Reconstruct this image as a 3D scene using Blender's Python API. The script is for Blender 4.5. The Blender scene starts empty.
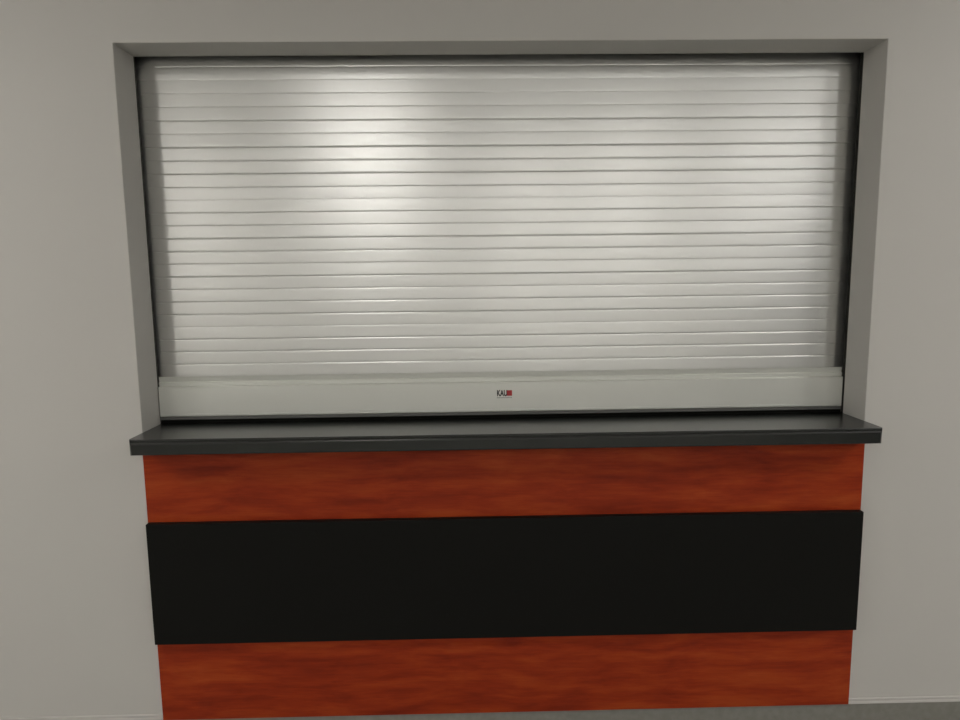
import bpy, bmesh, math, random
from mathutils import Matrix, Vector
random.seed(7)
C = bpy.context.scene.collection
S = 1.127                       # metres per half opening width
W = 1.0 * S                     # half width of the opening
D = 0.1212                      # depth of the reveal
ZC = 1.06                       # counter height
ZT = ZC + 1.0142 * S            # lintel height
ZS = ZC - 0.8505 * S            # top of the vinyl skirting
CEIL = 2.72
XL, XR, YF = -4.7, 3.5, -7.4    # room extents

# ------------------------------------------------------------ materials
def mat(name, col, rough=0.5, metal=0.0, spec=0.5):
    m = bpy.data.materials.new(name); m.use_nodes = True
    b = m.node_tree.nodes['Principled BSDF']
    b.inputs['Base Color'].default_value = (*col, 1)
    b.inputs['Roughness'].default_value = rough
    b.inputs['Metallic'].default_value = metal
    b.inputs['Specular IOR Level'].default_value = spec
    return m, m.node_tree, b

def noise(nt, scale, detail=3, stretch=(1, 1, 1), rough=0.5):
    tc = nt.nodes.new('ShaderNodeTexCoord'); mp = nt.nodes.new('ShaderNodeMapping')
    mp.inputs['Scale'].default_value = stretch
    n = nt.nodes.new('ShaderNodeTexNoise')
    n.inputs['Scale'].default_value = scale; n.inputs['Detail'].default_value = detail
    n.inputs['Roughness'].default_value = rough
    nt.links.new(tc.outputs['Object'], mp.inputs['Vector'])
    nt.links.new(mp.outputs['Vector'], n.inputs['Vector'])
    return n

def bump(nt, b, src, strength, dist=0.001):
    bp = nt.nodes.new('ShaderNodeBump')
    bp.inputs['Strength'].default_value = strength; bp.inputs['Distance'].default_value = dist
    nt.links.new(src, bp.inputs['Height']); nt.links.new(bp.outputs['Normal'], b.inputs['Normal'])
    return bp

def ramp(nt, src, stops):
    r = nt.nodes.new('ShaderNodeValToRGB')
    el = r.color_ramp.elements
    while len(el) < len(stops): el.new(0.5)
    for e, (p, c) in zip(el, stops): e.position = p; e.color = (*c, 1)
    nt.links.new(src, r.inputs['Fac']); return r

WALL, nt, b = mat('wall_paint', (0.56, 0.545, 0.52), 0.55, 0, 0.3)
n = noise(nt, 220, 3); bump(nt, b, n.outputs['Fac'], 0.12, 0.0006)
WALLW, nt, b = mat('bounce_wall_paint', (0.8, 0.79, 0.77), 0.6)  # lighter coat for the unseen front wall, added to brighten the shutter's reflections
CEILM, nt, b = mat('ceiling_tile', (0.84, 0.83, 0.81), 0.9)
tc = nt.nodes.new('ShaderNodeTexCoord'); br = nt.nodes.new('ShaderNodeTexBrick')
br.offset = 0; br.inputs['Scale'].default_value = 1.0
br.inputs['Brick Width'].default_value = 0.6; br.inputs['Row Height'].default_value = 0.6
br.inputs['Mortar Size'].default_value = 0.012
br.inputs['Color1'].default_value = (0.76, 0.75, 0.73, 1); br.inputs['Color2'].default_value = (0.79, 0.78, 0.76, 1)
br.inputs['Mortar'].default_value = (0.6, 0.6, 0.6, 1)
nt.links.new(tc.outputs['Object'], br.inputs['Vector']); nt.links.new(br.outputs['Color'], b.inputs['Base Color'])
FLOOR, nt, b = mat('grey_vinyl_floor', (0.22, 0.22, 0.205), 0.45)
n = noise(nt, 60, 4); r = ramp(nt, n.outputs['Fac'], [(0.35, (0.29, 0.29, 0.27)), (0.7, (0.35, 0.35, 0.33))])
nt.links.new(r.outputs['Color'], b.inputs['Base Color'])
SKIRT, nt, b = mat('grey_vinyl_skirting', (0.17, 0.165, 0.148), 0.45)
n = noise(nt, 45, 3); r = ramp(nt, n.outputs['Fac'], [(0.3, (0.21, 0.205, 0.182)), (0.75, (0.255, 0.248, 0.225))])
nt.links.new(r.outputs['Color'], b.inputs['Base Color'])
CAP, nt, b = mat('capping_strip_plastic', (0.54, 0.52, 0.50), 0.4)

# cherry laminate: wavy horizontal grain
WOOD, nt, b = mat('cherry_laminate', (0.3, 0.05, 0.015), 0.42, 0, 0.2)
tc = nt.nodes.new('ShaderNodeTexCoord')
mp = nt.nodes.new('ShaderNodeMapping'); mp.inputs['Scale'].default_value = (1.1, 1, 7.0)
warp = nt.nodes.new('ShaderNodeTexNoise'); warp.inputs['Scale'].default_value = 2.6; warp.inputs['Detail'].default_value = 2
mx = nt.nodes.new('ShaderNodeMixRGB'); mx.blend_type = 'ADD'; mx.inputs['Fac'].default_value = 0.35
g1 = nt.nodes.new('ShaderNodeTexNoise'); g1.inputs['Scale'].default_value = 3.4; g1.inputs['Detail'].default_value = 8; g1.inputs['Roughness'].default_value = 0.6
nt.links.new(tc.outputs['Object'], mp.inputs['Vector']); nt.links.new(tc.outputs['Object'], warp.inputs['Vector'])
nt.links.new(mp.outputs['Vector'], mx.inputs['Color1']); nt.links.new(warp.outputs['Color'], mx.inputs['Color2'])
nt.links.new(mx.outputs['Color'], g1.inputs['Vector'])
r = ramp(nt, g1.outputs['Fac'], [(0.30, (0.20, 0.018, 0.0045)), (0.48, (0.30, 0.032, 0.0066)), (0.60, (0.36, 0.047, 0.0085)), (0.78, (0.43, 0.074, 0.014))])
mp2 = nt.nodes.new('ShaderNodeMapping'); mp2.inputs['Scale'].default_value = (6, 1, 120)
g2 = nt.nodes.new('ShaderNodeTexNoise'); g2.inputs['Scale'].default_value = 2; g2.inputs['Detail'].default_value = 4
nt.links.new(tc.outputs['Object'], mp2.inputs['Vector']); nt.links.new(mp2.outputs['Vector'], g2.inputs['Vector'])
r2 = ramp(nt, g2.outputs['Fac'], [(0.3, (0.78, 0.74, 0.7)), (0.6, (1, 1, 1))])
mu = nt.nodes.new('ShaderNodeMixRGB'); mu.blend_type = 'MULTIPLY'; mu.inputs['Fac'].default_value = 0.6
nt.links.new(r.outputs['Color'], mu.inputs['Color1']); nt.links.new(r2.outputs['Color'], mu.inputs['Color2'])
nt.links.new(mu.outputs['Color'], b.inputs['Base Color'])

BLACK, nt, b = mat('black_laminate', (0.0085, 0.0085, 0.0075), 0.5, 0, 0.10)
n = noise(nt, 400, 2); bump(nt, b, n.outputs['Fac'], 0.1, 0.0003)
TOPM, nt, b = mat('charcoal_laminate', (0.010, 0.0115, 0.0105), 0.25, 0, 0.68)
n = noise(nt, 300, 3); bump(nt, b, n.outputs['Fac'], 0.12, 0.0004)
RUB, nt, b = mat('dark_rubber', (0.11, 0.11, 0.105), 0.6)
GUIDE, nt, b = mat('dark_guide_metal', (0.06, 0.058, 0.052), 0.5, 0.4)
SATIN, nt, b = mat('satin_aluminium', (0.74, 0.75, 0.71), 0.42, 0.55)
# brushed shutter aluminium: reflections are drawn out up and down
ALU, nt, b = mat('brushed_aluminium', (0.79, 0.795, 0.785), 0.33, 0.92)
b.inputs['Anisotropic'].default_value = 0.55
tg = nt.nodes.new('ShaderNodeTangent'); tg.direction_type = 'UV_MAP'; tg.uv_map = 'UVMap'
nt.links.new(tg.outputs['Tangent'], b.inputs['Tangent'])
n = noise(nt, 6, 4, (0.3, 1, 130)); bump(nt, b, n.outputs['Fac'], 0.10, 0.0008)
DARKG, nt, b = mat('dark_panel_glass', (0.004, 0.005, 0.007), 0.03)
FRM, nt, b = mat('dark_panel_edging', (0.03, 0.03, 0.03), 0.5)
WHITE, nt, b = mat('white_enamel', (0.8, 0.8, 0.78), 0.4)
INK, nt, b = mat('black_print', (0.012, 0.014, 0.012), 0.5)
PALE, nt, b = mat('faint_grey_print', (0.22, 0.23, 0.22), 0.5)
RED, nt, b = mat('red_print', (0.42, 0.03, 0.035), 0.5)
LAMP = bpy.data.materials.new('lit_diffuser'); LAMP.use_nodes = True
nt = LAMP.node_tree; nt.nodes.clear()
e = nt.nodes.new('ShaderNodeEmission'); o = nt.nodes.new('ShaderNodeOutputMaterial')
e.inputs['Color'].default_value = (1.0, 0.97, 0.915, 1); e.inputs['Strength'].default_value = 12.1
nt.links.new(e.outputs['Emission'], o.inputs['Surface'])

# ------------------------------------------------------------ helpers
def link(name, bm, m, parent=None, smooth=False, loc=(0, 0, 0)):
    bmesh.ops.recalc_face_normals(bm, faces=bm.faces[:])
    me = bpy.data.meshes.new(name); bm.to_mesh(me); bm.free()
    if smooth:
        for p in me.polygons: p.use_smooth = True
    me.materials.append(m)
    ob = bpy.data.objects.new(name, me); C.objects.link(ob)
    ob.parent = parent; ob.location = loc
    return ob

def box(bm, x0, x1, y0, y1, z0, z1, bev=0.0, seg=2):
    t = bmesh.new()
    bmesh.ops.create_cube(t, size=1)
    bmesh.ops.scale(t, vec=(x1 - x0, y1 - y0, z1 - z0), verts=t.verts)
    bmesh.ops.translate(t, vec=((x0 + x1) / 2, (y0 + y1) / 2, (z0 + z1) / 2), verts=t.verts)
    if bev: bmesh.ops.bevel(t, geom=t.edges[:], offset=bev, segments=seg, affect='EDGES', profile=0.5)
    me = bpy.data.meshes.new('t'); t.to_mesh(me); t.free(); bm.from_mesh(me); bpy.data.meshes.remove(me)

def strip(bm, prof, x0, x1, caps=True, closed=True):
    """sweep a (y, z) outline along x"""
    a = [bm.verts.new((x0, y, z)) for y, z in prof]; c = [bm.verts.new((x1, y, z)) for y, z in prof]
    n = len(prof)
    for i in range(n if closed else n - 1):
        j = (i + 1) % n; bm.faces.new((a[i], a[j], c[j], c[i]))
    if caps and closed: bm.faces.new(a); bm.faces.new(c[::-1])

def struct(name, bm, m, **k):
    o = link(name, bm, m, **k); o['kind'] = 'structure'; return o

def thing(name, label, cat, loc=(0, 0, 0), group=None):
    o = bpy.data.objects.new(name, None); C.objects.link(o); o.location = loc
    o.empty_display_size = 0.1
    o['label'] = label; o['category'] = cat
    if group: o['group'] = group
    return o

# ------------------------------------------------------------ room shell
bm = bmesh.new()                                 # wall with the hatch opening, rounded arrises
xs = [XL, -W, W, XR]; zs = [0, ZC - 0.051, ZT, CEIL]
for i in range(3):
    for j in range(3):
        if i == 1 and j == 1: continue
        vs = [bm.verts.new((x, 0, z)) for x, z in ((xs[i], zs[j]), (xs[i+1], zs[j]), (xs[i+1], zs[j+1]), (xs[i], zs[j+1]))]
        bm.faces.new(vs)
bmesh.ops.remove_doubles(bm, verts=bm.verts[:], dist=1e-5)
r = bmesh.ops.extrude_face_region(bm, geom=bm.faces[:])
bmesh.ops.translate(bm, vec=(0, D, 0), verts=[v for v in r['geom'] if isinstance(v, bmesh.types.BMVert)])
ed = []
for e_ in bm.edges:
    a, c = (v.co for v in e_.verts)
    if abs(a.y) < 1e-6 and abs(c.y) < 1e-6 and all(abs(v.x) < W + .001 and zs[1] - .001 < v.z < ZT + .001 for v in (a, c)) and \
       (abs(a.x - c.x) < 1e-6 or (a.z > ZT - .01 and c.z > ZT - .01)): ed.append(e_)
bmesh.ops.bevel(bm, geom=ed, offset=0.0025, segments=3, affect='EDGES', profile=0.5)
struct('wall_back', bm, WALL)
for nm, a in (('wall_left', (XL - .1, XL, YF, D, 0, CEIL)), ('wall_right', (XR, XR + .1, YF, D, 0, CEIL)),
              ('wall_front', (XL - .1, XR + .1, YF - .1, YF, 0, CEIL))):
    bm = bmesh.new(); box(bm, *a); struct(nm, bm, WALL if nm != 'wall_front' else WALLW)
bm = bmesh.new(); box(bm, XL - .1, XR + .1, YF - .1, D + .5, -.1, 0); struct('floor', bm, FLOOR)
bm = bmesh.new(); box(bm, XL - .1, XR + .1, YF - .1, D + .5, CEIL, CEIL + .1); struct('ceiling', bm, CEILM)

# coved vinyl skirting with its capping strip
cove = [(0, ZS), (-.003, ZS), (-.003, .025)]
for k in range(6):
    t = k / 5 * math.pi / 2; cove.append((-.003 - .022 * (1 - math.cos(t)), .003 + .022 * (1 - math.sin(t))))
cove += [(-.06, .003), (-.06, 0.0), (0, 0)]
bm = bmesh.new(); strip(bm, cove, XL, XR); sk = struct('baseboard_back', bm, SKIRT)
PX = 1.001 * W
for x0, x1 in ((XL, -PX), (PX, XR)):
    bm = bmesh.new()
    strip(bm, [(0, ZS - .001), (-.0055, ZS - .001), (-.0045, ZS + .004), (-.0032, ZS + .007), (-.0032, ZS + .010), (-.0038, ZS + .013), (-.0025, ZS + .0160), (0, ZS + .0168)], x0, x1)
    link('capping_strip', bm, CAP, sk)
for nm, a in (('baseboard_left', (XL, XL + .004, YF, -.06, 0, ZS)), ('baseboard_right', (XR - .004, XR, YF, -.06, 0, ZS)), ('baseboard_front', (XL, XR, YF, YF + .004, 0, ZS))):
    bm = bmesh.new(); box(bm, *a); struct(nm, bm, SKIRT)

# unseen dark panel added at the right wall to darken the shutter's reflection
wx = XR - .001
bm = bmesh.new(); box(bm, wx - .012, wx - .002, -5.45, -.5, .12, 2.64)
wn = struct('dark_reflection_panel', bm, DARKG)
bm = bmesh.new()
for y in (-5.5, -3.8, -2.1, -.5): box(bm, wx - .04, wx, y, y + .05, .1, 2.69)
for z in (.1, 2.64): box(bm, wx - .04, wx, -5.45, -.5, z, z + .05)
link('dark_panel_frame', bm, FRM, wn)

# ------------------------------------------------------------ worktop
CO = 0.1010; TH = 0.0475
R_ = 0.003
prof = [(D + .09, ZC)] + [(-CO + q, ZC) for q in (.014, .009, .0055, R_)]
for k in range(1, 6):
    t = k / 5 * math.pi / 2; prof.append((-CO + R_ - R_ * math.sin(t), ZC - R_ + R_ * math.cos(t)))
# shallow shadow line, then a rounded edge band
prof += [(-CO, ZC - .0062), (-CO + .0014, ZC - .0068), (-CO + .0014, ZC - .0080), (-CO + .0006, ZC - .0088), (-CO - .0012, ZC - .0108), (-CO - .0022, ZC - .0132), (-CO - .0024, ZC - .0165)]
rb = 0.004
for k in range(0, 5):
    t = k / 4 * math.pi / 2; prof.append((-CO - .0024 + rb - rb * math.cos(t), ZC - TH + rb - rb * math.sin(t)))
prof += [(-CO + q, ZC - TH) for q in (.0055, .009, .014)] + [(D + .09, ZC - TH)]
prof = [p for i, p in enumerate(prof) if i == 0 or p != prof[i-1]]
bm = bmesh.new(); strip(bm, prof, -W + .0050, W - .0012)
RC = .0164                                       # rounded plan corners
for v in bm.verts:
    q = -CO - .0024 + RC - v.co.y
    if q > 0:
        v.co.x -= math.copysign(RC - math.sqrt(max(0, RC * RC - min(q, RC) ** 2)), v.co.x) * .55
top = link('worktop', bm, TOPM)
top['label'] = 'long dark charcoal laminate worktop with rounded front edge below the closed shutter'
top['category'] = 'countertop'

# ------------------------------------------------------------ counter front
PT = 0.009
cf = thing('counter_front', 'orange cherry wood counter front crossed by a wide black board, below the dark worktop', 'counter', (0, -.005, ZS))
bm = bmesh.new(); box(bm, -PX, PX, -PT + .005, .0049, 0.0005, ZC - TH - ZS - .0005, .0008, 1)
o = link('wood_panel', bm, WOOD, cf); o['label'] = 'reddish orange cherry laminate panel'
BZ0, BZ1 = ZC - .6065 * S - ZS, ZC - .2543 * S - ZS
bm = bmesh.new(); box(bm, -.998 * W, .998 * W, -PT - .0225 + .005, -PT + .005, BZ0, BZ1, .0012, 2)
o = link('black_board', bm, BLACK, cf); o['label'] = 'wide matt black board across the wood'

# ------------------------------------------------------------ roller shutter
YAW = 0.0045                    # slight turn added so the shutter's right edge shades darker
sh = thing('roller_shutter', 'closed silver aluminium roller shutter filling the wall opening above the dark worktop', 'shutter', (0, D + W * YAW, ZC))
sh.rotation_euler.z = YAW
Y0 = 0.0045                    # curtain stands this far behind the wall's back face
PITCH = 0.0355 * S
Z0 = 0.9526 * S                # groove under the top visible slat
bm = bmesh.new(); uvl = bm.loops.layers.uv.new('UVMap')
HX = W + .025
ZB = Z0 + PITCH * .25          # above this the curtain leans back towards its roll
def sheet(rows, y_of):         # rows: list of (y, z); swept along x
    xsn = [-HX + 2 * HX * i / 24 for i in range(25)]
    grid = [[bm.verts.new((x, y + 3.2 * max(0, z - ZB) ** 2, z)) for x in xsn] for y, z in rows]
    for a, c in zip(grid, grid[1:]):
        for i in range(24):
            f = bm.faces.new((a[i], a[i+1], c[i+1], c[i])); f.smooth = True
            for lp in f.loops: lp[uvl].uv = (lp.vert.co.z, lp.vert.co.x)
k = -3
NSL = 22; CONV = .00014
while k <= NSL:
    zt = Z0 - k * PITCH; zb = zt - PITCH
    tilt = random.uniform(-.00028, .00028); off = random.uniform(-.00012, .00012)
    rows = [(Y0 + .0004, zt), (Y0 + .0004, zt - .0003), (Y0 + .0002 + off, zt - .0006)]
    n = 10
    for i in range(n + 1):
        t = i / n; z = zt - .0009 - (PITCH - .0014) * t
        y = Y0 + off + CONV * (2 * t - 1) ** 2 - CONV + tilt * (2 * t - 1)
        rows.append((y, z))
    rows += [(Y0 + .0002 + off, zb + .0003), (Y0 + .0004, zb + .0002), (Y0 + .0004, zb)]
    sheet(rows, None)
    k += 1
zlast = Z0 - (NSL + 1) * PITCH
bmesh.ops.solidify(bm, geom=bm.faces[:], thickness=-0.0012) if False else None
me = bpy.data.meshes.new('slat_curtain'); bm.to_mesh(me); bm.free(); me.materials.append(ALU)
cur = bpy.data.objects.new('slat_curtain', me); C.objects.link(cur); cur.parent = sh
sm = cur.modifiers.new('thick', 'SOLIDIFY'); sm.thickness = 0.001; sm.offset = -1
cur['label'] = 'horizontal brushed silver slats'

# bottom bar: extruded profile
zb1 = 1.1818 - ZC; zb0 = 1.0815 - ZC
HB = W - .0035
def bar_part(name, prof, m, parent, hx=HB):
    b_ = bmesh.new(); strip(b_, prof, -hx, hx); return link(name, b_, m, parent)
bar = bar_part('bottom_bar', [(Y0 - .009, zb1 - .0035), (Y0 - .0065, zb1 - .0005), (Y0 + .0005, zb1 + .0002), (Y0 + .0005, zb1 + .0022), (Y0 - .0015, zb1 + .0035), (Y0 - .0015, zb1 + .0125), (Y0 + .0015, zb1 + .0140), (Y0 - .0010, zlast - .0010), (Y0 + .001, zlast + .0005),
                              (Y0 + .014, zlast + .0005), (Y0 + .014, zb0), (Y0 - .006, zb0), (Y0 - .009, zb0 + .003),
                              (Y0 - .009, zb0 + .009), (Y0 - .0082, zb0 + .0095), (Y0 - .0082, zb0 + .0105), (Y0 - .009, zb0 + .011)], SATIN, sh)
bar['label'] = 'plain flat silver bottom rail with a tiny maker mark'
bar_part('bottom_seal', [(Y0 - .008, zb0), (Y0 + .010, zb0), (Y0 + .010, .0112), (Y0 - .007, .0112), (Y0 - .008, .0122)], RUB, sh)
bar_part('seal_shadow', [(Y0 - .0035, .0112), (Y0 + .006, .0112), (Y0 + .004, .0003), (Y0 + .001, .0003)], BLACK, sh)  # black strip standing in for the shadow under the seal

# tiny printed mark
def text(body, m, x, z, size, parent, name, sx=1.0, extr=.0002):
    cu = bpy.data.curves.new('t', 'FONT'); cu.body = body; cu.size = size; cu.extrude = extr; cu.offset = size * .035
    t = bpy.data.objects.new('t', cu); C.objects.link(t); bpy.context.view_layer.update()
    dg = bpy.context.evaluated_depsgraph_get(); me_ = bpy.data.meshes.new_from_object(t.evaluated_get(dg))
    bpy.data.objects.remove(t); me_.transform(Matrix.Diagonal((sx, 1, 1, 1))); me_.transform(Matrix.Rotation(math.pi / 2, 4, 'X'))
    me_.materials.clear(); me_.materials.append(m)
    ob = bpy.data.objects.new(name, me_); C.objects.link(ob); ob.parent = parent; ob.location = (x, Y0 - .0094, z)
    return ob
LX, LZ = -.0255, 1.1345 - ZC
t1 = text('KAU', INK, LX, LZ, .0275, bar, 'printed_letters', .62)
bm = bmesh.new(); box(bm, LX + .033, LX + .050, Y0 - .0096, Y0 - .0089, LZ, LZ + .0185, .0003, 1)
o = link('red_mark', bm, RED, bar)
bm = bmesh.new()
for i in range(12):
    box(bm, LX + i * .0042, LX + i * .0042 + .0026, Y0 - .0093, Y0 - .0089, LZ - .0075, LZ - .0045)
link('small_print_line', bm, PALE, bar)

# side guides and the box the curtain rolls into, behind the wall
for s in (-1, 1):
    bm = bmesh.new()
    def gb(xa, xb, ya, yb): box(bm, min(s*xa, s*xb), max(s*xa, s*xb), ya, yb, .001, ZT - ZC + .06)
    gb(W - .0025, W + .05, .0006, .0020); gb(W + .046, W + .05, .0006, .05); gb(W - .004, W + .05, .046, .05)
    link('guide_channel', bm, GUIDE, sh)
bm = bmesh.new()
a0, a1 = .0005, .32
hz0, hz1 = ZT - ZC + .07, ZT - ZC + .36
for q in ((a0, a0 + .003, hz0, hz1), (a1 - .003, a1, hz0, hz1), (a0, a1, hz1 - .003, hz1), (.05, a1, hz0, hz0 + .003)):
    box(bm, -W - .06, W + .06, q[0], q[1], q[2], q[3])
link('hood', bm, GUIDE, sh)

# ------------------------------------------------------------ ceiling lights, some added as fill
def light_panel():
    t = thing('ceiling_light', 'square white framed opal ceiling light panel', 'ceiling light', group='ceiling light panels')
    bm = bmesh.new()
    for x0, x1, y0, y1 in ((-.3, .3, -.3, -.275), (-.3, .3, .275, .3), (-.3, -.275, -.275, .275), (.275, .3, -.275, .275)):
        box(bm, x0, x1, y0, y1, -.02, 0)
    link('frame', bm, WHITE, t)
    bm = bmesh.new(); box(bm, -.27, .27, -.27, .27, -.075, -.001, .01)
    link('diffuser', bm, LAMP, t)
    return t
first = light_panel()
spots = [(-0.92, -3.6), (1.7, -5.1), (2.95, -4.6), (-2.7, -1.45), (2.6, -1.35), (.6, -5.8), (-3.75, -6.5)]  # some panels give the shutter its bright patches, others are added fill light
for i, (x, y) in enumerate(spots):
    if i == 0: t = first
    else:
        t = first.copy(); C.objects.link(t)
        for ch in first.children:
            c_ = ch.copy(); C.objects.link(c_); c_.parent = t
    t.location = (x, y, CEIL)

# ------------------------------------------------------------ world, camera, view
w = bpy.data.worlds.new('World'); bpy.context.scene.world = w; w.use_nodes = True
w.node_tree.nodes['Background'].inputs['Color'].default_value = (0, 0, 0, 1)
cam = bpy.data.cameras.new('camera'); co = bpy.data.objects.new('camera', cam); C.objects.link(co)
cam.sensor_width = 36; cam.sensor_fit = 'HORIZONTAL'; cam.lens = 667.26 / 960 * 36; cam.clip_start = .01
Rr = [(0.999746274545872, -0.019364513633551315, -0.01150661302843331),
      (0.017755344253504234, 0.9918127308963894, -0.12646048624881095),
      (0.013861251101169042, 0.12622409612899654, 0.9919049063666981)]
right, fwd, up = (Vector(r_) for r_ in Rr)
M = Matrix((right, up, -fwd)).transposed().to_4x4()
M.translation = (-0.1048 * S, -1.8076 * S, 0.4167 * S + ZC)
co.matrix_world = M
sc = bpy.context.scene; sc.camera = co
vs = sc.view_settings; vs.view_transform = 'Standard'; vs.look = 'None'; vs.gamma = 1; vs.use_curve_mapping = False
vs.exposure = 1.0
sc.cycles.max_bounces = 12; sc.cycles.diffuse_bounces = 6; sc.cycles.glossy_bounces = 6
